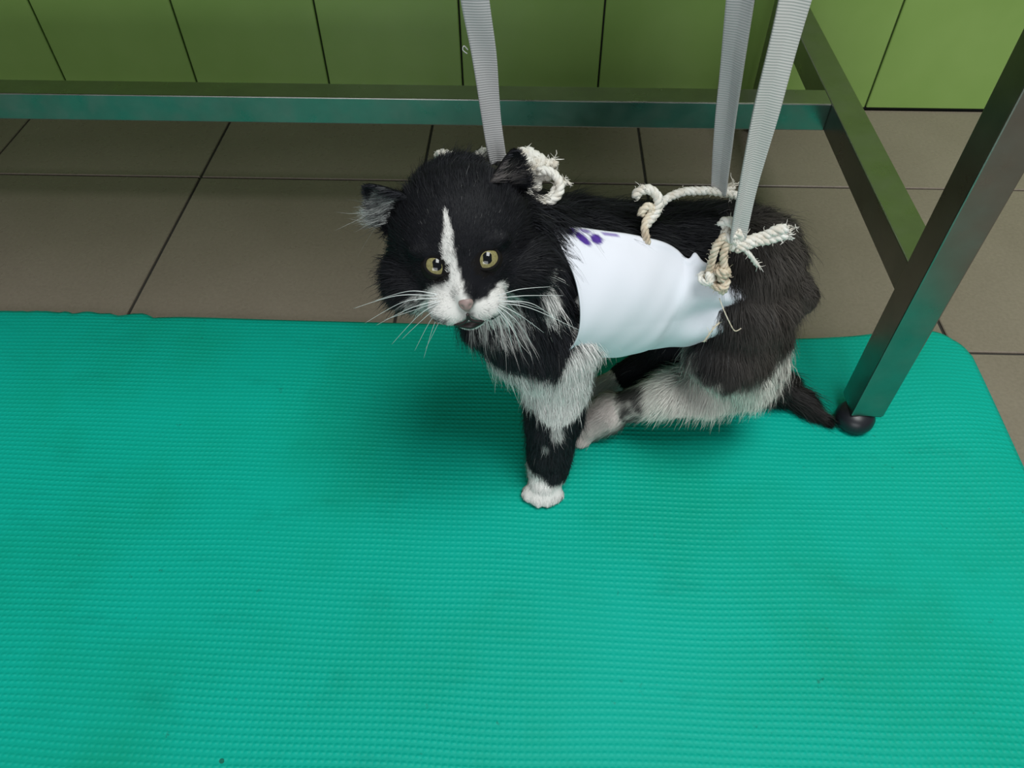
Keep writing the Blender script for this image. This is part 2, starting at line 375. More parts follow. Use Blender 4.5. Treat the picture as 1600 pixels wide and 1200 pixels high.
# ---- skeleton: name, a, ra, b, rb, flow, fur length, lift
A3 = lambda *p: np.array(p, float)
BONES = [
 ('neck',  A3(-.018,-.668,.262), .043, A3(.026,-.645,.220), .047, (.40,.0,-.85), .030, .55),
 ('neck',  A3(-0.0420, -0.6550, 0.2833), .027, A3(-0.0371, -0.6400, 0.2794), .027, (.15,.9,-.1), .018, .5),
 ('chest', A3(-.004,-.672,.222), .036, A3(.022,-.666,.172), .036, (.12,-.10,-1), .022, .35),
 ('trunk', A3(.036,-.640,.215), .053, A3(.105,-.612,.193), .051, (.9,.10,-.25), .024, .30),
 ('trunk', A3(.105,-.612,.193), .051, A3(.166,-.600,.190), .050, (.9,.05,-.25), .026, .32),
 ('rump',  A3(.166,-.600,.190), .050, A3(.186,-.594,.170), .042, (.8,.10,-.55), .020, .36),
 ('fleg',  A3(.036,-.664,.190), .036, A3(.0360,-.671,.145), .0275, (.05,-.1,-1), .015, .28),
 ('fleg',  A3(.0360,-.671,.145), .0275, A3(.0345,-.681,.066), .0205, (.12,-.05,-1), .0125, .34),
 ('fleg',  A3(.0345,-.681,.066), .0205, A3(.0325,-.685,.026), .0185, (.08,-.1,-1), .009, .28),
 ('fpaw',  A3(.0320,-.686,.024), .0170, A3(.0295,-.694,.0195), .0145, (0,-.9,-.45), .0034, .2),
 ('ofleg', A3(.020,-.630,.180), .034, A3(.038,-.640,.095), .014, (.05,-.1,-1), .010, .22),
 ('ofleg', A3(.038,-.640,.095), .014, A3(.0385,-.646,.022), .0105, (.05,-.1,-1), .006, .2),
 ('ofpaw', A3(.0385,-.646,.020), .011, A3(.0375,-.653,.0170), .0105, (0,-.9,-.45), .004, .2),
 ('thigh', A3(0.1788, -0.6180, 0.2145), .037, A3(0.1780, -0.6420, 0.1511), .033, (.25,-.10,-1), .022, .30),
 ('thigh', A3(0.1805, -0.6340, 0.1866), .035, A3(0.1999, -0.6300, 0.1181), .028, (.35,-.10,-1), .022, .30),
 ('shank', A3(0.1712, -0.6480, 0.1475), .030, A3(0.2046, -0.6320, 0.0962), .022, (.25,-.10,-1), .018, .35),
 ('shank', A3(0.2046, -0.6320, 0.0962), .021, A3(0.1385, -0.6400, 0.0845), .0175, (-.15,-.15,-1), .022, .42),
 ('shank', A3(0.1385, -0.6400, 0.0845), .0175, A3(0.0972, -0.6300, 0.0491), .0135, (-.5,-.15,-.8), .010, .28),
 ('hpaw',  A3(0.0900, -0.6300, 0.0451), .0180, A3(0.0712, -0.6285, 0.0226), .0165, (-.7,-.3,-.6), .0085, .30),
 ('othigh',A3(.170,-.566,.175), .042, A3(0.1483, -0.5900, 0.0738), .028, (-.2,-.1,-1), .014, .25),
 ('othigh',A3(0.1483, -0.5900, 0.0738), .026, A3(0.1055, -0.5840, 0.0372), .0165, (-.5,-.1,-.8), .009, .25),
 ('ohpaw', A3(0.0976, -0.5880, 0.0340), .015, A3(0.0801, -0.5880, 0.0221), .013, (-.8,-.3,-.3), .005, .22),
 ('tail',  A3(.200,-.580,.160), .018, A3(.216,-.588,.060), .014, (.3,-.1,-1), .018, .35),
 ('tail',  A3(.216,-.588,.060), .014, A3(0.2621, -0.5775, 0.0220), .0125, (.7,-.2,-.3), .024, .38),
 ('tail',  A3(0.2621, -0.5775, 0.0220), .0125, A3(0.2851, -0.5955, 0.0150), .0075, (.72,-.30,-.1), .026, .30),
 ('tail',  A3(0.2851, -0.5955, 0.0150), .0075, A3(0.2978, -0.6094, 0.0110), .0028, (.72,-.30,-.05), .018, .14),
 ('lump',  A3(0.2268, -0.6000, 0.1722), .015, A3(0.2381, -0.6000, 0.1613), .012, (.5,0,-.8), .010, .45),
 ('lump',  A3(0.2241, -0.6020, 0.1613), .014, A3(0.2327, -0.6020, 0.1486), .010, (.3,0,-.9), .008, .4),
]
# head blobs (local centre, radii)
HB = [((0, .004, .004), (.040, .043, .037)), ((0, -.014, -.004), (.033, .028, .027)),
      ((-.0095, -.039, -.0175), (.0135, .0130, .0105)), ((.0095, -.039, -.0175), (.0135, .0130, .0105)),
      ((0, -.036, -.008), (.0085, .018, .0085)), ((0, -.033, -.0275), (.011, .0125, .0085)),
      ((-.026, -.008, -.013), (.019, .024, .018)), ((.026, -.008, -.013), (.019, .024, .018)),
      ((-.017, -.026, .0135), (.012, .0085, .0055)), ((.017, -.026, .0135), (.012, .0085, .0055)),
      ((0, .015, -.012), (.036, .034, .032))]
def ico(bm, c, R3, sub=3):
    r = bmesh.ops.create_icosphere(bm, subdivisions=sub, radius=1)
    for v in r['verts']: v.co = Vector(np.array(c)+R3@np.array(v.co))
def ear_shell(bm, base, tip, wid, face, W, depth, th):
    """cupped triangular ear with thickness, world coordinates"""
    base, tip, wid, face = map(lambda q: np.array(q, float), (base, tip, wid, face)); nu, nv = 13, 15; rows = []
    for side in (0, 1):
        g = []
        for i in range(nv):
            v = i/(nv-1); row = []
            for j in range(nu):
                u = -1+2*j/(nu-1)
                w_ = W*(1-v)**.72*(1+.25*v)+.0010
                p = base+(tip-base)*v+wid*u*w_-face*depth*(1-u*u)*(1-.7*v)
                p = p-face*(th*side)*(1-.3*v)
                row.append(bm.verts.new(p))
            g.append(row)
        rows.append(g)
    A, B = rows
    for i in range(nv-1):
        for j in range(nu-1):
            bm.faces.new((A[i][j], A[i][j+1], A[i+1][j+1], A[i+1][j])); bm.faces.new((B[i][j], B[i+1][j], B[i+1][j+1], B[i][j+1]))
    for i in range(nv-1):
        bm.faces.new((A[i][0], A[i+1][0], B[i+1][0], B[i][0])); bm.faces.new((A[i][-1], B[i][-1], B[i+1][-1], A[i+1][-1]))
    for j in range(nu-1):
        bm.faces.new((A[0][j], B[0][j], B[0][j+1], A[0][j+1])); bm.faces.new((A[-1][j], A[-1][j+1], B[-1][j+1], B[-1][j]))
def hdir(p): q = HM@np.array(p, float); return q/np.linalg.norm(q)
EARS = [dict(base=hw((-.0305, .004, .0175)), tip=hw((-.0500, .000, .0440)), wid=hdir((.66, -.25, .68)), face=hdir((-.30, -.92, .10)), W=.0180, depth=.009),
        dict(base=hw((.0310, .006, .024)), tip=hw((.0395, .004, .0520)), wid=hdir((.90, .42, -.1)), face=hdir((.42, -.88, .12)), W=.0155, depth=.009)]

for e in EARS:                                             # square the ear axes up
    ax = (e['tip']-e['base'])/np.linalg.norm(e['tip']-e['base'])
    e['wid'] = e['wid']-ax*(e['wid']@ax); e['wid'] /= np.linalg.norm(e['wid'])
    fc = np.cross(e['wid'], ax); e['face'] = fc/np.linalg.norm(fc)*np.sign(fc@e['face'])

def vcos(me): V = np.empty(len(me.vertices)*3); me.vertices.foreach_get('co', V); return V.reshape(-1, 3)
def build_body():
    bm = bmesh.new()
    for nm, a, ra, b, rb, *_ in BONES:
        n = max(4, int(np.linalg.norm(b-a)/.006)+1)
        for t in np.linspace(0, 1, n):
            r = ra+(rb-ra)*t; s = np.eye(3)*r
            if nm in ('trunk', 'rump'): s = np.diag([r, r*.98, r*1.04])
            ico(bm, a+(b-a)*t, s, 2)
    for c, R in HB: ico(bm, hw(c), HM@np.diag(R), 3)
    # toes of the near forepaw, and of the near hind paw
    for dx, dy, dz, r in ((-.0115, -.0005, 0, .0062), (-.0045, -.0045, .0005, .0068), (.0035, -.0045, .0005, .0068), (.0105, -.0005, 0, .0062)):
        ico(bm, A3(.0290+dx*1.1, -.7005+dy, .0130+dz), np.diag([r*1.08, r*1.45, r*1.05]), 2)
    hp = A3(0.0713, -0.6285, 0.0206)
    for k, (dx, dy) in enumerate(((-.002, -.011), (-.007, -.004), (-.008, .004), (-.003, .010))):
        ico(bm, A3(hp[0]+dx-.003, hp[1]+dy*1.1, .0145), np.diag([.0095, .0068, .0072]), 2)
    hq = A3(0.0813, -0.5840, 0.0165)
    for k, (dx, dy) in enumerate(((-.003, -.009), (-.007, 0), (-.003, .009))):
        ico(bm, A3(hq[0]+dx-.002, hq[1]+dy, .0135), np.diag([.0085, .0058, .0062]), 2)
    for e in EARS: ear_shell(bm, e['base'], e['tip'], e['wid'], e['face'], e['W'], e['depth'], .0042)
    bmesh.ops.recalc_face_normals(bm, faces=bm.faces)
    me = bpy.data.meshes.new('body_raw'); bm.to_mesh(me); bm.free()
    o = bpy.data.objects.new('body_raw', me); C.objects.link(o)
    r = o.modifiers.new('r', 'REMESH'); r.mode = 'VOXEL'; r.voxel_size = .0021
    s = o.modifiers.new('s', 'SMOOTH'); s.factor = .5; s.iterations = 5
    dg = bpy.context.evaluated_depsgraph_get(); dg.update()
    out = bpy.data.meshes.new_from_object(o.evaluated_get(dg)); out.name = 'body'
    bpy.data.objects.remove(o)
    V = vcos(out); V[:, 2] = np.maximum(V[:, 2], .0072); out.vertices.foreach_set('co', V.reshape(-1)); out.update()
    return out
body_me = build_body()

# ---- coat colour and flow
def smooth(x, a, b): t = np.clip((x-a)/(b-a), 0, 1); return t*t*(3-2*t)
def vnoise(P, f, seed=0.0):
    """cheap smooth noise"""
    Q = np.asarray(P)*f+seed; s = 0
    for k, (a, b, c) in enumerate(((1., .7, .3), (-.6, 1.1, .8), (.4, -.9, 1.3), (1.5, .4, -1.1), (-1.2, -1.4, .6))):
        s = s+np.sin(Q[:, 0]*a+Q[:, 1]*b+Q[:, 2]*c+k*1.7)
    return s/5
BN = [b[0] for b in BONES]
def bone_dist(P):
    D = []; TT = []
    for nm, a, ra, b, rb, *_ in BONES:
        ab = b-a; t = np.clip(((P-a)@ab)/max(ab@ab, 1e-9), 0, 1)
        D.append(np.linalg.norm(P-(a+t[:, None]*ab), axis=1)-(ra+(rb-ra)*t)); TT.append(t)
    return np.array(D).T, np.array(TT).T
def head_dist(P):
    L = hl(P); best = np.full(len(P), 9.)
    for c, R in HB:
        q = (L-np.array(c))/np.array(R); best = np.minimum(best, (np.linalg.norm(q, axis=1)-1)*min(R)*HS)
    return best
def ear_coords(P):
    out = []
    for e in EARS:
        ax = e['tip']-e['base']; l2 = ax@ax; d = P-e['base']; v = d@ax/l2
        u = (d@e['wid'])/e['W']; h = d@e['face']
        inside = (v > .12) & (v < 1.25) & (np.abs(u) < 1.35) & (h > -.020) & (h < .010)
        out.append((inside, u, v, h))
    return out
BLACK = np.array([.0105, .0110, .0140]); WHITE = np.array([.88, .87, .84]); DUSTY = np.array([.062, .054, .047])
CREAM = np.array([.90, .87, .79]); PINK = np.array([.74, .66, .62])
def stroke(X, Q, pts):
    """soft painted stroke in head-local face coordinates; pts = (x, q, r)"""
    m = np.zeros(len(X))
    for (x0, q0, r0), (x1, q1, r1) in zip(pts[:-1], pts[1:]):
        dx, dq = x1-x0, q1-q0; t = np.clip(((X-x0)*dx+(Q-q0)*dq)/max(dx*dx+dq*dq, 1e-12), 0, 1)
        d = np.hypot(X-x0-t*dx, Q-q0-t*dq)/(r0+(r1-r0)*t); m = np.maximum(m, 1-smooth(d, .75, 1.25))
    return m
def regions(P):
    D, TT = bone_dist(P); hd = head_dist(P); i = D.argmin(1); reg = np.array(BN, dtype=object)[i]
    reg[(hd < D.min(1)+.001)] = 'head'
    for k, (ins, u, v, h) in enumerate(ear_coords(P)):
        far = (hd > .0015) | (v > .45)
        reg[ins & far] = 'ear%d' % k
    return reg, D, TT, i
def coat(P, reg, Nn):
    n = len(P); c = np.tile(BLACK, (n, 1)); wv = vnoise(P, 420)*.004
    L = hl(P); x = L[:, 0]; y = L[:, 1]; z = L[:, 2]; q = z*.89+y*.45
    h = (reg == 'head') | (reg == 'neck')
    front = smooth(-y, -.002, .010)
    jx = x+vnoise(P, 900)*.0007; jq = q+vnoise(P, 760, 3)*.0009
    Wm = np.zeros(n)
    for pts in ([(-0.0047, 0.0194, 0.0006), (-0.0042, 0.0085, 0.0023), (-0.0062, -0.004, 0.0035), (-0.0046, -0.0158, 0.0031), (-0.0046, -0.0239, 0.0046)], [(-0.0152, -0.0291, 0.0085), (-0.0059, -0.0331, 0.0085)], [(-0.007, -0.0245, 0.0062), (-0.0021, -0.0296, 0.0035)], [(0.0081, -0.0368, 0.0054), (0.0153, -0.0344, 0.0069)], [(0.0153, -0.0336, 0.0054), (0.0207, -0.0264, 0.0031)], [(-0.008, -0.043, 0.0046), (0.0066, -0.0444, 0.0046)]): Wm = np.maximum(Wm, stroke(jx, jq, pts))
    Bm = np.zeros(n)
    for pts in ([(0.0095, -0.0056, 0.0062), (0.0094, -0.0191, 0.0062), (0.0098, -0.0269, 0.0042)],): Bm = np.maximum(Bm, stroke(jx, jq, pts))
    Wm = Wm*(1-Bm)*front
    side = np.maximum(np.maximum(stroke(jx, jq, [(0.042, -0.0222, 0.0023), (0.0434, -0.032, 0.0035), (0.044, -0.0418, 0.0035), (0.04, -0.0511, 0.0031)]), .75*stroke(jx, jq, [(0.0248, -0.0361, 0.0046), (0.0317, -0.0445, 0.0054), (0.025, -0.0535, 0.0054)])*smooth(vnoise(P, 700, 4), -.2, .25)), .7*stroke(jx, jq, [(-0.0287, -0.029, 0.0046), (-0.0256, -0.037, 0.0054), (-0.0168, -0.0456, 0.0046)])*smooth(vnoise(P, 700, 6), -.4, .2))*(y < .03)
    Wm = np.where(h, np.maximum(Wm, side), 0)
    # throat
    c2 = np.where((reg == 'chest') | (reg == 'neck'), 1-smooth(np.linalg.norm((P-hw((.012, -.012, -.046)))/A3(.020, .018, .014), axis=1), .6, 1.2), 0)*smooth(vnoise(P, 620, 2), -.15, .25)
    Wm = np.maximum(Wm, c2*.8)
    # near foreleg: white band under the shoulder, dark forearm with flecks, white toes
    f = (reg == 'fleg') | (reg == 'chest') | (reg == 'trunk')
    X, Y, Z = P.T
    up_edge = .174+wv+.062*smooth(X, .035, .048)+.010*smooth(X, .030, .010)
    lo_edge = .124+wv*1.2-.014*np.exp(-((X-.037)/.009)**2)
    band = smooth(Z, lo_edge-.003, lo_edge+.003)*(1-smooth(Z, up_edge-.004, up_edge+.004))
    Wm = np.where(f & (X < .085), np.maximum(Wm, band), Wm)
    fl = np.zeros(n)
    for p, r in ((A3(.036, -.700, .104), .0045), (A3(.028, -.701, .084), .0035)): fl = np.maximum(fl, 1-smooth(np.linalg.norm((P-p)*A3(1, 1, .6), axis=1)/r, .6, 1.4))
    Wm = np.maximum(Wm, np.where(reg == 'fleg', fl*.7, 0))
    toe = 1-smooth(Z+.35*(X-.032)*1.6+wv*.4, .031, .036)
    Wm = np.where((reg == 'fpaw') | (reg == 'fleg'), np.maximum(Wm, toe), Wm)
    c = c*(1-Wm[:, None])+WHITE*Wm[:, None]
    # weathered, browner coat on the hind quarters
    dz = np.where(np.isin(reg, ['thigh', 'rump', 'lump', 'shank']), 1., 0)*smooth(X, .13, .20)
    dz = np.maximum(dz, np.where(reg == 'tail', .35, 0))
    c = c*(1-dz[:, None])+(DUSTY*(1-Wm[:, None])+WHITE*Wm[:, None])*dz[:, None]
    # hind leg: cream shank, pinkish foot
    sh = (reg == 'shank') | (reg == 'thigh')
    Zc = .136+wv*2.5+.016*smooth(X, .185, .215)+.012*smooth(X, .168, .146)
    cm = np.where(sh, 1-smooth(Z, Zc-.010, Zc+.010), 0)*smooth(-Y, .600, .612)
    dk = np.where(reg == 'shank', 1-smooth(np.abs(X-.107)/.012, .6, 1.3), 0)*smooth(Z, .040, .052)
    cm = cm*(1-.92*dk*smooth(vnoise(P, 300, 7), -.9, .1))
    c = c*(1-cm[:, None])+CREAM*cm[:, None]
    reg = np.where((reg == 'ofpaw') & (X > .050), 'hpaw', reg); pw = np.isin(reg, ['hpaw', 'ohpaw']).astype(float)*smooth(-X, -.110, -.098)
    c = c*(1-pw[:, None])+PINK*pw[:, None]
    # ears
    for k, (ins, u, v, hh) in enumerate(ear_coords(P)):
        inn = (reg == 'ear%d' % k) & ((Nn@EARS[k]['face']) > .15)
        ec = (np.array([.58, .61, .59]), np.array([.17, .155, .15]))[k]
        edge = smooth(u, .70, .10)*smooth(v, .85, .50)*smooth(vnoise(P, 900), -.6, .3)
        c[inn] = BLACK*2*(1-edge[inn, None])+ec*edge[inn, None]
    return c
EYES = [(-.0144, -.0295, .0042), (.0144, -.0295, .0042)]
def eye_near(P, s=1.0):
    L = hl(P); m = np.zeros(len(P), bool)
    for e in EYES:
        d = (L-np.array(e)-np.array([0, -.004, .0015]))/np.array([.0080, .012, .0072])/s; m |= (np.linalg.norm(d, axis=1) < 1)
    return m
NOSE = (0, -.0535, -.0095)

# trunk sling geometry (shared with the coat, which is flattened under the cloth)
SLING_AX = catmull([A3(.014,-.650,.2205), A3(.070,-.626,.205), A3(.105,-.612,.194), A3(.140,-.606,.191), A3(.172,-.602,.188)], 16)
def sling_frame(s):
    n = len(SLING_AX)-1; t = np.clip(s, 0, 1)*n; i = np.minimum(t.astype(int), n-1); f = (t-i)[:, None]; G = np.gradient(SLING_AX, axis=0)
    for _ in range(12): G[1:-1] = (G[:-2]+G[1:-1]*2+G[2:])/4
    c = SLING_AX[i]*(1-f)+SLING_AX[i+1]*f; T = G[i]*(1-f)+G[i+1]*f; T /= np.linalg.norm(T, axis=1)[:, None]
    near = np.cross(T, [0, 0, 1.]); near /= np.linalg.norm(near, axis=1)[:, None]
    return c, T, near, np.cross(near, T)
def sling_theta(s): return np.radians(np.interp(s, [0, .10, .45, .62, .82, 1.0], [72, 68, 52, 47, 43, 47]))
def under_sling(P, mrg=0.0):
    best = np.full(len(P), 9.); bi = np.zeros(len(P), int)
    for k in range(0, len(SLING_AX)):
        d = np.linalg.norm(P-SLING_AX[k], axis=1); b = d < best; best[b] = d[b]; bi[b] = k
    s = bi/(len(SLING_AX)-1); c, T, near, up = sling_frame(s); d = P-c
    th = np.arctan2((d*up).sum(1), (d*near).sum(1))
    lim = sling_theta(s)-mrg
    ins = (th < lim) & (th > -np.pi/2-.3) | (th > np.pi-.15) | (th < -np.pi/2)
    along = (d*T).sum(1)
    return ins & (s >= 0) & (np.abs(along) < .012) & (best < .085)

def sample(me, density):
    me.calc_loop_triangles(); nt = len(me.loop_triangles); tri = np.empty(nt*3, np.int32); me.loop_triangles.foreach_get('vertices', tri); tri = tri.reshape(-1, 3)
    V = np.empty(len(me.vertices)*3); me.vertices.foreach_get('co', V); V = V.reshape(-1, 3)
    VN = np.empty(len(me.vertices)*3); me.vertex_normals.foreach_get('vector', VN); VN = VN.reshape(-1, 3)
    cen = V[tri].mean(1); a, b, c = V[tri[:, 0]], V[tri[:, 1]], V[tri[:, 2]]
    ar = np.linalg.norm(np.cross(b-a, c-a), axis=1)/2; dn = density(cen); w_ = ar*dn
    n = int(w_.sum()); idx = rng.choice(nt, n, p=w_/w_.sum()); r1 = np.sqrt(rng.random(n)); r2 = rng.random(n)
    B = np.stack([1-r1, r1*(1-r2), r1*r2], 1)
    P = (V[tri[idx]]*B[:, :, None]).sum(1); N = (VN[tri[idx]]*B[:, :, None]).sum(1); N /= np.linalg.norm(N, axis=1)[:, None]+1e-9
    return P, N, V, VN
DENS = {'head': 7.0e6, 'neck': 2.3e6, 'chest': 2.4e6, 'trunk': 1.6e6, 'rump': 1.7e6, 'thigh': 1.6e6, 'fleg': 2.9e6, 'fpaw': 4e6, 'ofleg': .6e6, 'ofpaw': 1e6,
        'shank': 3.0e6, 'hpaw': 4e6, 'othigh': .5e6, 'ohpaw': 2.5e6, 'tail': 2.2e6, 'lump': 2e6, 'ear0': 4.0e6, 'ear1': 4.0e6}
def dens(P):
    reg, *_ = regions(P); d = np.array([DENS[r] for r in reg])
    d = np.where((reg == 'head') & (hl(P)[:, 1] > .012), d*.45, d)
    d = np.where(under_sling(P, .05) & np.isin(reg, ['trunk']), 0, d)
    return d

def build_fur():
    P, N, V, VN = sample(body_me, dens)
    reg, D, TT, bi = regions(P)
    keep = ~eye_near(P) & ~(under_sling(P, .0) & (np.isin(reg, ['trunk']) | (np.isin(reg, ['neck', 'rump']) & (P[:, 0] > .010) & (P[:, 2] > .236)) | np.isin(reg, ['ofleg', 'othigh'])))
    L = hl(P); keep &= ~((reg == 'head') & (np.linalg.norm((L-np.array(NOSE))/np.array([.006, .008, .0055]), axis=1) < 1))
    P, N, reg, D, TT, bi, L = P[keep], N[keep], reg[keep], D[keep], TT[keep], bi[keep], L[keep]
    n = len(P)
    wgt = np.exp(-np.clip(D-D.min(1)[:, None], 0, .1)/.006); wgt /= wgt.sum(1)[:, None]
    FL = np.array([np.array(b[5])/np.linalg.norm(b[5]) for b in BONES]); LN = np.array([b[6] for b in BONES]); LF = np.array([b[7] for b in BONES])
    flow = wgt@FL; ln = wgt@LN; lift = wgt@LF
    # head
    h = reg == 'head'; x, y, z = L.T; q = z*.89+y*.45
    rad = np.stack([x, (y+.052)*.6, z+.010], 1); rad /= np.linalg.norm(rad, axis=1)[:, None]+1e-9
    loc = rad+np.array([0, .55, 0]); loc[:, 2] -= .55*smooth(np.abs(x), .018, .036)*(z < .012)
    loc[:, 2] -= .5*smooth(-z, .016, .028)
    hf = loc@(HM.T/HS); hf /= np.linalg.norm(hf, axis=1)[:, None]
    hlen = .0042+.0075*smooth(y, -.030, .010)+.0165*smooth(np.abs(x), .024, .040)*smooth(-z, -.012, .008)+.006*smooth(z, .025, .038)*smooth(y, -.02, .01)
    hlen += .009*smooth(-z, .022, .032)*smooth(y, -.040, -.025)
    hlen *= np.where((np.hypot(x-0, z+.019) < .024) & (y < -.03), .8, 1)
    hlift = .22+.35*smooth(np.abs(x), .022, .040)+.15*smooth(y, -.02, .02)
    flow[h] = hf[h]; ln[h] = hlen[h]; lift[h] = hlift[h]
    for k in (0, 1):
        e = EARS[k]; m = reg == 'ear%d' % k; inn = m & ((N@e['face']) > .15); ax = (e['tip']-e['base'])/np.linalg.norm(e['tip']-e['base'])
        flow[m] = ax; ln[m] = .0035; lift[m] = .15
        ins, u, v, hh = ear_coords(P)[k]
        d = hdir((-.9, -.15, .02)) if k == 0 else hdir((.8, -.35, -.05)); flow[inn] = d+.25*ax; lift[inn] = .25
        ln[inn] = .005+(.022 if k == 0 else .012)*smooth(v[inn], .8, .3)*rng.random(inn.sum())
    t = flow-N*(flow*N).sum(1)[:, None]; t /= np.linalg.norm(t, axis=1)[:, None]+1e-6
    t = t+rng.normal(0, .13, (n, 3))+np.stack([vnoise(P, 160, k*5.) for k in range(3)], 1)*.38*np.where(h, .5, 1)[:, None]
    ln = ln*rng.uniform(.62, 1.15, n)*(1+.18*vnoise(P, 230, 9)); guard = (rng.random(n) < .08) & (ln > .007); ln[guard] *= 1.5; lift[guard] += .16
    d0 = t+N*(lift*1.25)[:, None]; d0 /= np.linalg.norm(d0, axis=1)[:, None]
    d1 = d0+t*.35-N*(lift*.5)[:, None]+np.array([0, 0, -.22])*np.clip(ln/.02, 0, 1.2)[:, None]; d1 /= np.linalg.norm(d1, axis=1)[:, None]
    root = P-N*.0006
    p1 = root+d0*ln[:, None]*.36; p2 = p1+d1*ln[:, None]*.34; d2 = d1+(d1-d0)*.6+rng.normal(0, .10, (n, 3)); d2 /= np.linalg.norm(d2, axis=1)[:, None]
    p3 = p2+d2*ln[:, None]*.30
    # (locks are gathered below)
    cell = np.floor((P+rng.normal(0, .0024, P.shape))/np.where(h, .0035, .0058)[:, None]).astype(np.int64)
    key = (cell[:, 0]*73856093) ^ (cell[:, 1]*19349663) ^ (cell[:, 2]*83492791)
    _, inv = np.unique(key, return_inverse=True); cnt = np.bincount(inv).astype(float)
    mean = lambda A: np.stack([np.bincount(inv, A[:, k])/cnt for k in range(3)], 1)[inv]
    ck = np.where(guard, .1, np.where(h, .25, .55))[:, None]*np.clip(ln/.012, .3, 1)[:, None]
    p3 = p3*(1-ck)+mean(p3)*ck; p2 = p2*(1-ck*.55)+mean(p2)*ck*.55
    for pp in (p1, p2, p3): pp[:, 2] = np.maximum(pp[:, 2], .0075)
    col = coat(P, reg, N); fl_ = np.isin(reg, ['fleg', 'chest', 'neck']) & (col.mean(1) < .05); col[fl_] *= (1+1.6*rng.random(fl_.sum())**3)[:, None]; col *= rng.uniform(.84, 1.14, n)[:, None]; lum = col.mean(1)
    grey = (rng.random(n) < .006) & (lum < .05); col[grey] = [.10, .10, .10]
    wd = np.where(guard, .00026, np.where(h, .00027, .00042))*rng.uniform(.7, 1.2, n); wd[np.isin(reg, ['fpaw', 'hpaw', 'ear0', 'ear1'])] *= .75
    # ribbons that mostly face outwards
    W = np.cross(d0, N); W /= np.linalg.norm(W, axis=1)[:, None]+1e-9; O = np.cross(d0, W); an = rng.normal(0, .55, n)
    W = W*np.cos(an)[:, None]+O*np.sin(an)[:, None]
    rows = [root-W*wd[:, None]*.5, root+W*wd[:, None]*.5, p1-W*wd[:, None]*.5, p1+W*wd[:, None]*.5, p2-W*wd[:, None]*.36, p2+W*wd[:, None]*.36, p3]
    CN = N*.8+rng.normal(0, .14, (n, 3)); CN -= d0*(CN*d0).sum(1)[:, None]*.55; CN /= np.linalg.norm(CN, axis=1)[:, None]
    return reg, np.stack(rows, 1), CN, np.clip(col, 0, 1)
def ribbons(name, R, CN, col, m, parent):
    n = len(R); me = bpy.data.meshes.new(name); me.vertices.add(n*7); me.vertices.foreach_set('co', R.reshape(-1).astype(np.float32))
    pat = [0, 1, 3, 0, 3, 2, 2, 3, 5, 2, 5, 4, 4, 5, 6]; lp = (np.arange(n)[:, None]*7+np.array(pat)[None]).reshape(-1).astype(np.int32)
    me.loops.add(len(lp)); me.loops.foreach_set('vertex_index', lp); me.polygons.add(n*5)
    me.polygons.foreach_set('loop_start', np.arange(0, len(lp), 3, dtype=np.int32))
    me.update(calc_edges=True)
    a = me.attributes.new('tint', 'FLOAT_COLOR', 'POINT'); c4 = np.ones((n, 7, 4), np.float32); shade = np.ones((1, 7, 1), np.float32)
    c4[:, :, :3] = col[:, None]*shade; a.data.foreach_set('color', c4.reshape(-1))
    b = me.attributes.new('coat_normal', 'FLOAT_VECTOR', 'POINT'); b.data.foreach_set('vector', np.repeat(CN[:, None], 7, 1).reshape(-1).astype(np.float32))
    return tag(link(name, me, m, parent), kind='stuff')

cat = empty('cat', (.09, -.63, .006)); tag(cat, 'long-haired black and white cat held up in a sling on the green mat', 'cat')
def tint(me, cols):
    a = me.attributes.new('tint', 'FLOAT_COLOR', 'POINT'); c4 = np.ones((len(me.vertices), 4), np.float32); c4[:, :3] = cols; a.data.foreach_set('color', c4.reshape(-1))
def vcos(me): V = np.empty(len(me.vertices)*3); me.vertices.foreach_get('co', V); return V.reshape(-1, 3)
bV = vcos(body_me); bN = np.empty(len(bV)*3); body_me.vertex_normals.foreach_get('vector', bN); bN = bN.reshape(-1, 3)
bc = coat(bV, regions(bV)[0], bN)*.8; en = eye_near(bV, 1.12); bc[en] = [.008, .007, .007]; rg_ = regions(bV)[0]; bc[np.isin(rg_, ['ear0', 'ear1'])] *= .35
tint(body_me, bc)
body = link('body', body_me, M['skin'], cat, True)
reg, R, CN, col = build_fur()
sets = {'head_fur': ['head'], 'ear_fur': ['ear0', 'ear1'], 'neck_fur': ['neck', 'chest'], 'torso_fur': ['trunk', 'rump', 'lump'], 'foreleg_fur': ['fleg', 'fpaw', 'ofleg', 'ofpaw'],
        'hind_leg_fur': ['thigh', 'shank', 'hpaw', 'othigh', 'ohpaw'], 'tail_fur': ['tail']}
FURL = {'foreleg_fur': 'black forearm fur with a white band and white toes', 'hind_leg_fur': 'dusty black thigh fur with cream shank and pinkish white paws', 'ear_fur': 'pale tufted fur inside dark ears', 'head_fur': 'black face fur with white blaze and white muzzle'}
for nm, rs in sets.items():
    m = np.isin(reg, rs); o = ribbons(nm, R[m], CN[m], col[m], M['fur'], cat)
    if nm in FURL: o['label'] = FURL[nm]

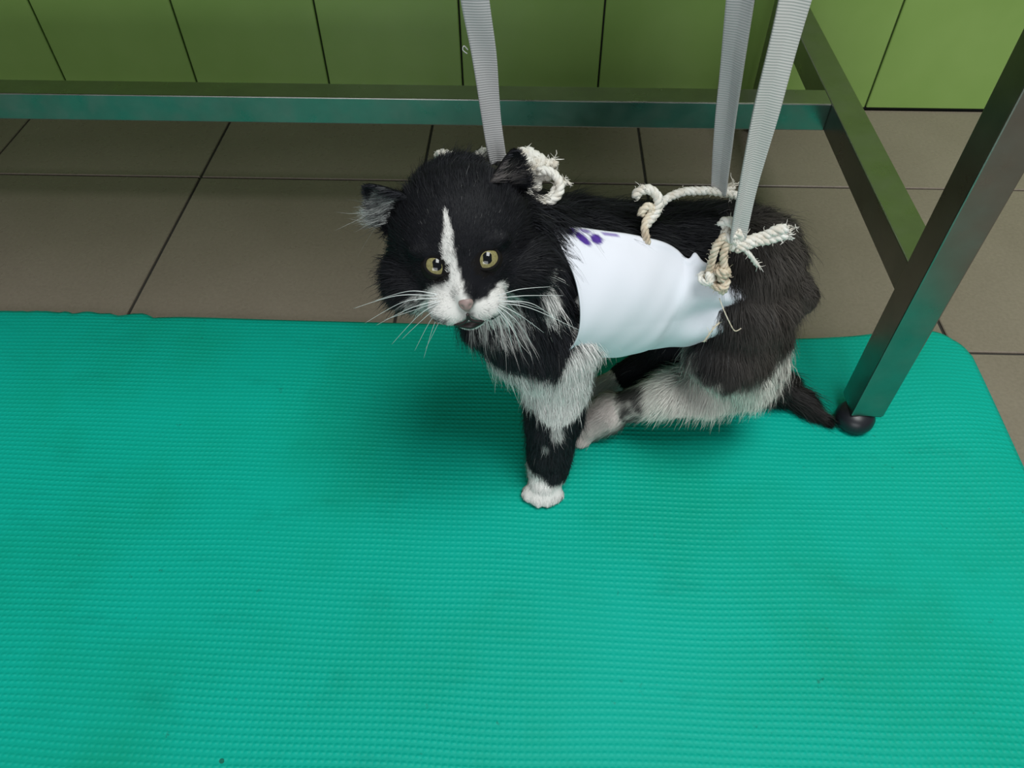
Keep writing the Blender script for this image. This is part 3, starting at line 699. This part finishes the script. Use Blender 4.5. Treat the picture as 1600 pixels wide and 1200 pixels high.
# ---- eyes, nose, mouth, whiskers, claws
def cap(r, half, seg=32, rings=10):
    V = [(0, -r, 0)]; F = []
    for i in range(1, rings+1):
        a = half*i/rings
        for k in range(seg): b = 2*math.pi*k/seg; V.append((r*math.sin(a)*math.cos(b), -r*math.cos(a), r*math.sin(a)*math.sin(b)))
    for k in range(seg): F.append((0, 1+k, 1+(k+1) % seg))
    for i in range(rings-1):
        for k in range(seg): F.append((1+i*seg+k, 1+(i+1)*seg+k, 1+(i+1)*seg+(k+1) % seg, 1+i*seg+(k+1) % seg))
    return np.array(V), F
def eye(e, gaze):
    c = hw(e); R = .0092*HS
    g = np.array(gaze, float); g /= np.linalg.norm(g); yb = -g; xb = np.cross(yb, [0, 0, 1]); xb /= np.linalg.norm(xb); zb = np.cross(xb, yb)
    # x right, y back
    B = np.array([xb, yb, zb]).T
    def put(V, sx=1, sz=1): return c+(V*np.array([sx, 1, sz]))@B.T
    V, F = cap(R, math.pi, 28, 18); o = link('eye', mesh_from('eye', put(V), F), M['eyewhite'], cat, True)
    V, F = cap(R*1.012, .70); i = link('iris', mesh_from('iris', put(V), F), M['iris'], None, True); i.parent = o; i['label'] = 'olive yellow iris'
    V, F = cap(R*1.024, .36); p = link('pupil', mesh_from('pupil', put(V, .86, 1.0), F), M['pupil'], None, True); p.parent = o
    # lids: almond ring following the eyeball
    ring = []
    for k in range(40):
        a = 2*math.pi*k/40; lx = .0069*math.cos(a); lz = (.0055 if math.sin(a) > 0 else .0061)*math.sin(a)+.0014*(-math.cos(a) if e[0] > 0 else math.cos(a))*-.5
        ly = -math.sqrt(max(.0000001, .0097**2-lx*lx-lz*lz)); ring.append(c+B@(np.array([lx, ly+.0003, lz])*HS))
    ring = np.array(ring); P = np.concatenate([ring, ring[:1]]); V, F = tube_arrays(P, .0010, 8, False)
    link('eyelid', mesh_from('eyelid', V, F), M['lid'], cat, True)
camp = np.array([0.015606, -1.075688, 0.586770])
for e in EYES: eye(e, camp+np.array([.02, 0, .06])-hw(e))
# nose leather: a small rounded triangle with nostril wings
bm = bmesh.new(); bmesh.ops.create_icosphere(bm, subdivisions=4, radius=1)
for v in bm.verts:
    x_, y_, z_ = v.co; k_ = (z_+1)/2; w_ = .0020+.0034*k_**.8
    dent = .0010*math.exp(-((abs(x_)-.55)/.22)**2-((z_-.05)/.30)**2)*(y_ < 0)
    v.co = Vector(hw((x_*w_, -.0513+y_*.0030+dent-.0004*k_, -.0103+z_*.0044)))
me = bpy.data.meshes.new('nose'); bm.to_mesh(me); bm.free()
link('nose', me, M['nose'], cat, True)['label'] = 'pinkish nose with a dark edge'
mp = [hw((-.0115, -.0465, -.0245)), hw((-.006, -.0503, -.0232)), hw((-.001, -.0520, -.0200)), hw((0, -.0530, -.0155)), hw((.001, -.0520, -.0200)), hw((.006, -.0503, -.0232)), hw((.0115, -.0465, -.0245))]
V, F = tube_arrays(catmull(mp, 6), .0009, 6); link('mouth', mesh_from('mouth', V, F), M['mouth'], cat, True)
V, F = tube_arrays(catmull([hw((-.0075, -.0460, -.0262)), hw((0, -.0482, -.0265)), hw((.0075, -.0460, -.0262))], 8), [*np.linspace(.0010, .0022, 9), *np.linspace(.0022, .0010, 8)], 8)
link('lower_lip', mesh_from('lower_lip', V, F), M['mouth'], cat, True)
def whisker(pts, r):
    P = catmull(pts, 8); V, F = tube_arrays(P, np.linspace(r, r*.25, len(P)), 5); link('whisker', mesh_from('whisker', V, F), M['whisker'], cat, True)
WH = [((-0.0419, -0.742, 0.2837), (-0.0647, -0.742, 0.2831), (-0.0962, -0.73, 0.2607)), ((-0.0405, -0.742, 0.2817), (-0.0614, -0.742, 0.2781), (-0.0909, -0.73, 0.2481)), ((-0.0414, -0.742, 0.2797), (-0.0581, -0.742, 0.273), (-0.0837, -0.73, 0.2466)), ((-0.04, -0.742, 0.2776), (-0.0528, -0.742, 0.2679), (-0.076, -0.73, 0.2293)), ((-0.0386, -0.742, 0.2766), (-0.0495, -0.742, 0.2658), (-0.0687, -0.73, 0.2343)), ((-0.0379, -0.742, 0.2756), (-0.0467, -0.742, 0.2627), (-0.0614, -0.73, 0.2237)), ((-0.0372, -0.742, 0.2746), (-0.0446, -0.742, 0.2594), (-0.0561, -0.73, 0.2165)), ((-0.0391, -0.742, 0.2797), (-0.0503, -0.742, 0.2742), (-0.0782, -0.73, 0.2513)), ((-0.0403, -0.742, 0.2848), (-0.0567, -0.742, 0.2869), (-0.082, -0.73, 0.2676)), ((-0.0364, -0.742, 0.2746), (-0.0417, -0.742, 0.2612), (-0.054, -0.73, 0.2258)), ((-0.0048, -0.742, 0.2847), (0.008, -0.742, 0.29), (0.0261, -0.73, 0.2819)), ((-0.0041, -0.742, 0.2827), (0.011, -0.742, 0.2851), (0.0341, -0.73, 0.2749)), ((-0.0041, -0.742, 0.2806), (0.0092, -0.742, 0.279), (0.0228, -0.73, 0.2624)), ((-0.0034, -0.742, 0.2786), (0.0149, -0.742, 0.275), (0.0456, -0.73, 0.2458)), ((-0.0042, -0.742, 0.2776), (0.008, -0.742, 0.2695), (0.0234, -0.73, 0.2428)), ((-0.0049, -0.742, 0.2765), (0.0057, -0.742, 0.2652), (0.0153, -0.73, 0.2338)), ((-0.0057, -0.742, 0.2755), (0.0034, -0.742, 0.2608), (0.0092, -0.73, 0.2247)), ((-0.0065, -0.742, 0.2754), (0.0003, -0.742, 0.2624), (0.0029, -0.73, 0.2305)), ((-0.0049, -0.742, 0.2806), (0.0148, -0.742, 0.2791), (0.0311, -0.73, 0.2544))]
for a_, b_, c_ in WH: whisker([np.array(a_), np.array(b_), np.array(c_)], .00030)
for dx, dy in ((-.006, -.0125), (-.0135, -.004), (-.0145, .004)):
    hp = A3(0.0713, -0.6285, 0.0206)
    V, F = tube_arrays(np.array([(hp[0]+dx-.002, hp[1]+dy, .013), (hp[0]+dx-.007, hp[1]+dy-.001, .0115), (hp[0]+dx-.0095, hp[1]+dy-.001, .0085)]), [.0014, .0011, .0003], 6)
    link('claw', mesh_from('claw', V, F), M['claw'], cat, True)

# ------------------------------------------------------------------ sling with its cords
sling = empty('sling', (.10, -.62, .125)); tag(sling, 'white cloth belly sling with knotted cotton cords and purple petal print, around the cat', 'sling')
def build_sling():
    ns, nt_ = 210, 220; S, U = np.meshgrid(np.linspace(0, 1, ns), np.linspace(0, 1, nt_), indexing='ij'); s = S.ravel(); u = U.ravel()
    c, T, near, up = sling_frame(s)
    th0 = sling_theta(s); th = th0+u*(-np.pi-th0-.12)
    th = th+np.radians(6)*np.exp(-((s-.62)/.035)**2)*np.exp(-u/.05)
    Rr = np.interp(s, [0, .2, .5, .8, 1], [.0610, .0610, .0575, .0565, .0545])
    # belly hangs a little below
    Rr = Rr+.004*np.clip(-np.sin(th), 0, 1)*np.sin(np.pi*np.clip(s, 0, 1))
    Rr = Rr+.0045*smooth(s, .78, 1)*np.exp(-((u-.15)/.14)**2)
    # folds gathered towards the hip knot (near side, rear)
    dth = (th-np.radians(20)); rr = np.hypot((1-s)*.14, dth*.055); ang = np.arctan2(dth*.055, (1-s)*.14+.004)
    fold = (np.sin(ang*7.0+.4)*.0026+np.sin(ang*11+2)*.0012)*np.exp(-((rr-.034)/.032)**2)*smooth(rr, .008, .03)
    broad = .0012*np.sin(s*9+th*1.7)+.0009*np.sin(s*15-th*3.1+1)+.0004*np.sin(s*24+th*5)+.00015*np.sin(s*47-th*9+2*np.sin(s*6))
    Rr = Rr+fold+broad
    edge = np.minimum(u, 1-u)*np.pi*.06; hem = .0009*np.exp(-((edge-.002)/.0016)**2)
    Rr = Rr+hem+.0008*np.exp(-(s/.012)**2)
    P = c+Rr[:, None]*(np.cos(th)[:, None]*near+np.sin(th)[:, None]*up*1.02)
    # front corner leans forward, rear edge pulled to the knot
    ext = (-.010*np.exp(-(u/.10)**2)+.012*smooth(u, .05, .35)*smooth(1-u, .05, .35))*smooth(1-s, .5, 1)
    ext2 = .011*np.exp(-((u-.12)/.10)**2)*smooth(s, .75, 1)-.010*smooth(u, .2, .4)*smooth(s, .6, 1)
    P = P+T*(ext+ext2)[:, None]
    col = np.tile([.82, .84, .92], (len(P), 1)).astype(float)
    # purple petal print at the front corner, in cloth coordinates (metres along, metres down)
    a = s*.166; b = u*(np.pi+th0+.12)*.061
    def petal(a0, b0, la, lb, rot, colr):
        ca, sa = math.cos(rot), math.sin(rot); x = (a-a0)*ca+(b-b0)*sa; y = -(a-a0)*sa+(b-b0)*ca
        m = (1-smooth(np.sqrt((x/la)**2+(y/lb)**2), .85, 1.12))[:, None]; col[:] = col*(1-m)+np.array(colr)*m
    PU = [.085, .035, .30]; PL = [.30, .25, .50]
    for q in ((.0150, .0090, .0022, .0050, -.35, PU), (.0208, .0078, .0024, .0037, .15, PU), (.0110, .0040, .0016, .0030, .4, PU), (.0170, .0028, .0024, .0015, .2, PL), (.0270, .0030, .0036, .0015, .05, PL)): petal(*q)
    V = P; F = [(i*nt_+j, (i+1)*nt_+j, (i+1)*nt_+j+1, i*nt_+j+1) for i in range(ns-1) for j in range(nt_-1)]
    me = mesh_from('cloth_panel', V, F); tint(me, col)
    o = link('cloth_panel', me, M['cloth'], sling, True); md = o.modifiers.new('thick', 'SOLIDIFY'); md.thickness = .0011; md.offset = 1
    o['label'] = 'white cotton cloth with purple petals at one corner'
build_sling()
def cord(name, pts, rad, m='rope', fray=0, fz=40, **kw):
    VF = rope_arrays(pts, rad, fray=fray, **kw); VF = fuzz(VF, fz, .004)
    return link(name, mesh_from(name, *VF), M[m], sling, True)
def ring_pts(c, ax1, ax2, a0, a1, n=12):
    return [np.array(c)+np.array(ax1)*math.cos(t)+np.array(ax2)*math.sin(t) for t in np.linspace(a0, a1, n)]
IR = np.array([.998, .045, 0]); IU = np.array([-.02, .66, .75]); IV = np.array([0., -.75, .66])
def blob_knot(name, c, r, m='rope', turns=3, rad=.0028, seed=1):
    """a small overhand knot: a wound path on a squashed ball"""
    g = np.random.default_rng(seed); pts = []
    ph = g.uniform(0, 6, 3)
    for t in np.linspace(0, turns*2*np.pi, 10*turns):
        d = np.array([math.cos(t+ph[0])*math.cos(.37*t+ph[1]), math.sin(t+ph[0]), math.cos(t+ph[2])*math.sin(.37*t+ph[1])]); pts.append(np.array(c)+d*r)
    return cord(name, pts, rad, m, fz=60, n=6)
# front cord over the withers
cord('cord', [A3(-0.0543, -0.5980, 0.2853), A3(-0.0508, -0.6020, 0.2905), A3(-0.0431, -0.6060, 0.2916), A3(-0.0296, -0.6120, 0.2925), A3(-0.0214, -0.6180, 0.3009), A3(-0.0134, -0.6220, 0.3026), A3(-0.0038, -0.6240, 0.3006)], .0036, fray=6)
cord('cord', [A3(-0.0236, -0.6140, 0.2974), A3(-0.0184, -0.6120, 0.2987), A3(-0.0101, -0.6200, 0.2979), A3(-0.0004, -0.6240, 0.2977), A3(0.0074, -0.6240, 0.3056)], .0036)
cord('cord', [A3(-0.0002, -0.6300, 0.2986), A3(0.0032, -0.6280, 0.3042), A3(0.0091, -0.6260, 0.3069), A3(0.0151, -0.6270, 0.3047), A3(0.0203, -0.6300, 0.3019), A3(0.0222, -0.6320, 0.2973)], .0048, fz=200, fray=5)
cord('cord', [A3(0.0024, -0.6300, 0.3064), A3(0.0083, -0.6280, 0.3077), A3(0.0152, -0.6300, 0.3047), A3(0.0195, -0.6320, 0.3002), A3(0.0154, -0.6360, 0.2979)], .0042, fz=130, fray=4)
cord('cord', [A3(0.0043, -0.6360, 0.3025), A3(0.0110, -0.6340, 0.3052), A3(0.0170, -0.6340, 0.3005), A3(0.0223, -0.6340, 0.2947), A3(0.0265, -0.6300, 0.2961), A3(0.0271, -0.6300, 0.3039)], .0036, fz=100, fray=8)
cord('cord', [A3(0.0053, -0.6400, 0.2964), A3(0.0086, -0.6380, 0.3000), A3(0.0137, -0.6370, 0.2985), A3(0.0172, -0.6370, 0.2926), A3(0.0156, -0.6400, 0.2886), A3(0.0105, -0.6420, 0.2899)], .0036, fz=80)
cord('cord', ring_pts(A3(0.0211, -0.6460, 0.2948), IR*.0110, IU*.0105, 2.4, 2.4+5.8), .0031, fz=60)
cord('cord', [A3(0.0054, -0.6460, 0.2905), A3(0.0089, -0.6470, 0.2882), A3(0.0149, -0.6480, 0.2870), A3(0.0209, -0.6480, 0.2861), A3(0.0276, -0.6460, 0.2879), A3(0.0309, -0.6420, 0.2932), A3(0.0350, -0.6400, 0.2949)], .0034, fz=60, fray=10)
cord('cord', [A3(0.0290, -0.6410, 0.2965), A3(0.0341, -0.6400, 0.2969), A3(0.0394, -0.6400, 0.2930)], .0009, fz=10, fray=5)
# thin tie from the front knot down to the corner of the cloth
cord('tie', [A3(0.0200, -0.6520, 0.2889), A3(0.0227, -0.6550, 0.2840), A3(0.0271, -0.6560, 0.2787), A3(0.0315, -0.6570, 0.2764)], .0011, fz=8)
# middle loop
cord('cord', [A3(0.0836, -0.6360, 0.2810), A3(0.0860, -0.6340, 0.2843), A3(0.0918, -0.6340, 0.2859), A3(0.0977, -0.6350, 0.2831), A3(0.1000, -0.6370, 0.2779), A3(0.0988, -0.6400, 0.2716), A3(0.0943, -0.6440, 0.2670), A3(0.0917, -0.6460, 0.2652)], .0034, fz=60)
cord('cord', [A3(0.0879, -0.6420, 0.2707), A3(0.0902, -0.6400, 0.2746), A3(0.0944, -0.6390, 0.2761), A3(0.0958, -0.6410, 0.2712), A3(0.0924, -0.6440, 0.2680), A3(0.0912, -0.6480, 0.2646), A3(0.0926, -0.6500, 0.2596), A3(0.0943, -0.6500, 0.2530)], .0028, 'rope_soiled', fz=60)
# cord along the back to the rear straps
cord('cord', [A3(0.1000, -0.6340, 0.2705), A3(0.1048, -0.6280, 0.2716), A3(0.1123, -0.6220, 0.2734), A3(0.1229, -0.6180, 0.2740), A3(0.1344, -0.6160, 0.2734), A3(0.1456, -0.6150, 0.2718), A3(0.1531, -0.6150, 0.2704), A3(0.1588, -0.6150, 0.2689)], .0030, fz=160)
cord('cord', [A3(0.1514, -0.6130, 0.2716), A3(0.1532, -0.6120, 0.2741), A3(0.1557, -0.6120, 0.2752)], .0028, fray=10)
# hip knot under the near rear strap
blob_knot('knot', A3(0.1505, -0.6550, 0.2658), .0068, 'rope', 3, .0028, 3)
cord('cord', [A3(0.1413, -0.6520, 0.2708), A3(0.1440, -0.6520, 0.2745), A3(0.1484, -0.6560, 0.2750), A3(0.1518, -0.6600, 0.2718), A3(0.1555, -0.6600, 0.2666)], .0034, fz=50)
cord('cord', [A3(0.1537, -0.6620, 0.2616), A3(0.1575, -0.6620, 0.2639), A3(0.1630, -0.6610, 0.2664), A3(0.1702, -0.6600, 0.2690), A3(0.1768, -0.6600, 0.2734), A3(0.1828, -0.6590, 0.2738)], .0036, fz=90, fray=10)
cord('cord', [A3(0.1521, -0.6630, 0.2602), A3(0.1585, -0.6630, 0.2625), A3(0.1656, -0.6620, 0.2657), A3(0.1740, -0.6610, 0.2667), A3(0.1812, -0.6600, 0.2693), A3(0.1843, -0.6600, 0.2704)], .0034, fz=90, fray=14)
cord('cord', [A3(0.1558, -0.6640, 0.2622), A3(0.1593, -0.6650, 0.2593), A3(0.1634, -0.6650, 0.2544), A3(0.1692, -0.6640, 0.2470)], .0017, fz=20, fray=6)
cord('cord', [A3(0.1444, -0.6580, 0.2680), A3(0.1415, -0.6600, 0.2641), A3(0.1387, -0.6620, 0.2591), A3(0.1380, -0.6630, 0.2511), A3(0.1382, -0.6630, 0.2432), A3(0.1372, -0.6640, 0.2335)], .0028, 'rope_soiled', fz=60)
cord('cord', [A3(0.1481, -0.6600, 0.2653), A3(0.1454, -0.6620, 0.2604), A3(0.1446, -0.6640, 0.2543), A3(0.1463, -0.6650, 0.2473), A3(0.1474, -0.6660, 0.2390), A3(0.1478, -0.6660, 0.2284)], .0028, 'rope_soiled', fz=60)
blob_knot('knot', A3(0.1379, -0.6640, 0.2347), .0050, 'rope', 3, .0022, 8)
blob_knot('knot', A3(0.1458, -0.6660, 0.2424), .0046, 'rope_soiled', 3, .0022, 9)
blob_knot('knot', A3(0.1470, -0.6670, 0.2317), .0052, 'rope_soiled', 3, .0024, 11)
# loose threads
cord('thread', [A3(0.1484, -0.6680, 0.2194), A3(0.1517, -0.6720, 0.2133), A3(0.1563, -0.6760, 0.2059), A3(0.1624, -0.6780, 0.1971), A3(0.1664, -0.6780, 0.1998)], .00042, 'rope_soiled', fz=0, n=10)
cord('thread', [A3(0.1518, -0.6720, 0.1993), A3(0.1478, -0.6740, 0.1947), A3(0.1443, -0.6760, 0.1873), A3(0.1431, -0.6760, 0.1832)], .0007, 'rope_soiled', fz=14)

# ------------------------------------------------------------------ hanging straps
def strap(label, pts, widths, facing, m, fold=0.0, group=None):
    """flat webbing: centre line, half widths, which way the width runs"""
    a_, b_ = np.array(pts[-2]), np.array(pts[-1]); pts = list(pts[:-1])+[a_+(b_-a_)*q for q in (.13, .32, .62)]+[b_]
    P = catmull(pts, 30); n = len(P); tt = np.linspace(0, 1, n); k = np.array([0, 1, 2, 3, 4, 7])/7
    Wd = np.interp(tt, k, widths); fc = np.stack([np.interp(tt, k, [f[i] for f in facing]) for i in range(3)], 1); fc /= np.linalg.norm(fc, axis=1)[:, None]
    T = np.gradient(P, axis=0); T /= np.linalg.norm(T, axis=1)[:, None]; fc -= T*(fc*T).sum(1)[:, None]; fc /= np.linalg.norm(fc, axis=1)[:, None]
    Nn = np.cross(fc, T); nu = 13; s = np.concatenate([[0], np.cumsum(np.linalg.norm(np.diff(P, axis=0), axis=1))])
    fo = np.interp(tt, k, fold) if not np.isscalar(fold) else np.full(n, fold)
    V, UV = [], []
    for i in range(n):
        for j in range(nu):
            u = -1+2*j/(nu-1)
            V.append(P[i]+fc[i]*Wd[i]*u+Nn[i]*(fo[i]*abs(u)+.0006*math.sin(s[i]*70+u*2))); UV.append((j/(nu-1), s[i]))
    F = [(i*nu+j, i*nu+j+1, (i+1)*nu+j+1, (i+1)*nu+j) for i in range(n-1) for j in range(nu-1)]
    me = mesh_from('strap', V, F); ul = me.uv_layers.new(name='UVMap')
    for lp in me.loops: ul.data[lp.index].uv = UV[lp.vertex_index]
    o = link('strap', me, M[m], None, True); md = o.modifiers.new('thick', 'SOLIDIFY'); md.thickness = .0016; md.offset = 0
    return tag(o, label, 'strap', group)
S1 = strap('single white webbing strap tied behind the cat\'s head', [A3(-0.0102, -0.6260, 0.3008), A3(-0.0134, -0.6260, 0.3298), A3(-0.0165, -0.6280, 0.3727), A3(-0.0207, -0.6300, 0.4067), A3(-0.0560, -0.6300, 0.7750)], [.0058, .0062, .0074, .0080, .0080, .0080],
      [(1, .5, 0), (1, .35, 0), (1, .2, 0), (1, .1, 0), (1, .1, 0), (1, 0, 0)], 'strap', [.002, .001, 0, 0, 0, 0], 'hanging straps')
S2 = strap('rear webbing strap farther from the camera, meeting the cord along the cat\'s back', [A3(0.1459, -0.6140, 0.2711), A3(0.1392, -0.6160, 0.3218), A3(0.1350, -0.6180, 0.3617), A3(0.1305, -0.6200, 0.4041), A3(0.0908, -0.6300, 0.7750)], [.0058, .0064, .0072, .0078, .0080, .0080],
      [(1, -.6, 0), (1, -.5, 0), (1, -.45, 0), (1, -.4, 0), (1, -.3, 0), (1, 0, 0)], 'strap', [.002, .002, .002, .002, 0, 0], 'hanging straps')
S3 = strap('widest near rear strap, folded lengthwise and knotted at the cat\'s hip', [A3(0.1511, -0.6600, 0.2654), A3(0.1493, -0.6580, 0.3015), A3(0.1493, -0.6550, 0.3569), A3(0.1513, -0.6500, 0.4164), A3(0.1574, -0.6250, 0.7750)], [.0050, .0064, .0080, .0090, .0090, .0090],
      [(1, .3, 0), (1, .25, 0), (1, .2, 0), (1, .1, 0), (1, .1, 0), (1, 0, 0)], 'strap_warm', [.004, .004, .003, .001, 0, 0], 'hanging straps')
th_ = tube_arrays(catmull([A3(-0.0261, -0.6300, 0.3781), A3(-0.0282, -0.6310, 0.3809), A3(-0.0289, -0.6320, 0.3790), A3(-0.0264, -0.6320, 0.3768)], 6), .00035, 4); o = link('loose_thread', mesh_from('loose_thread', *th_), M['strap'], None, True); o.parent = S1
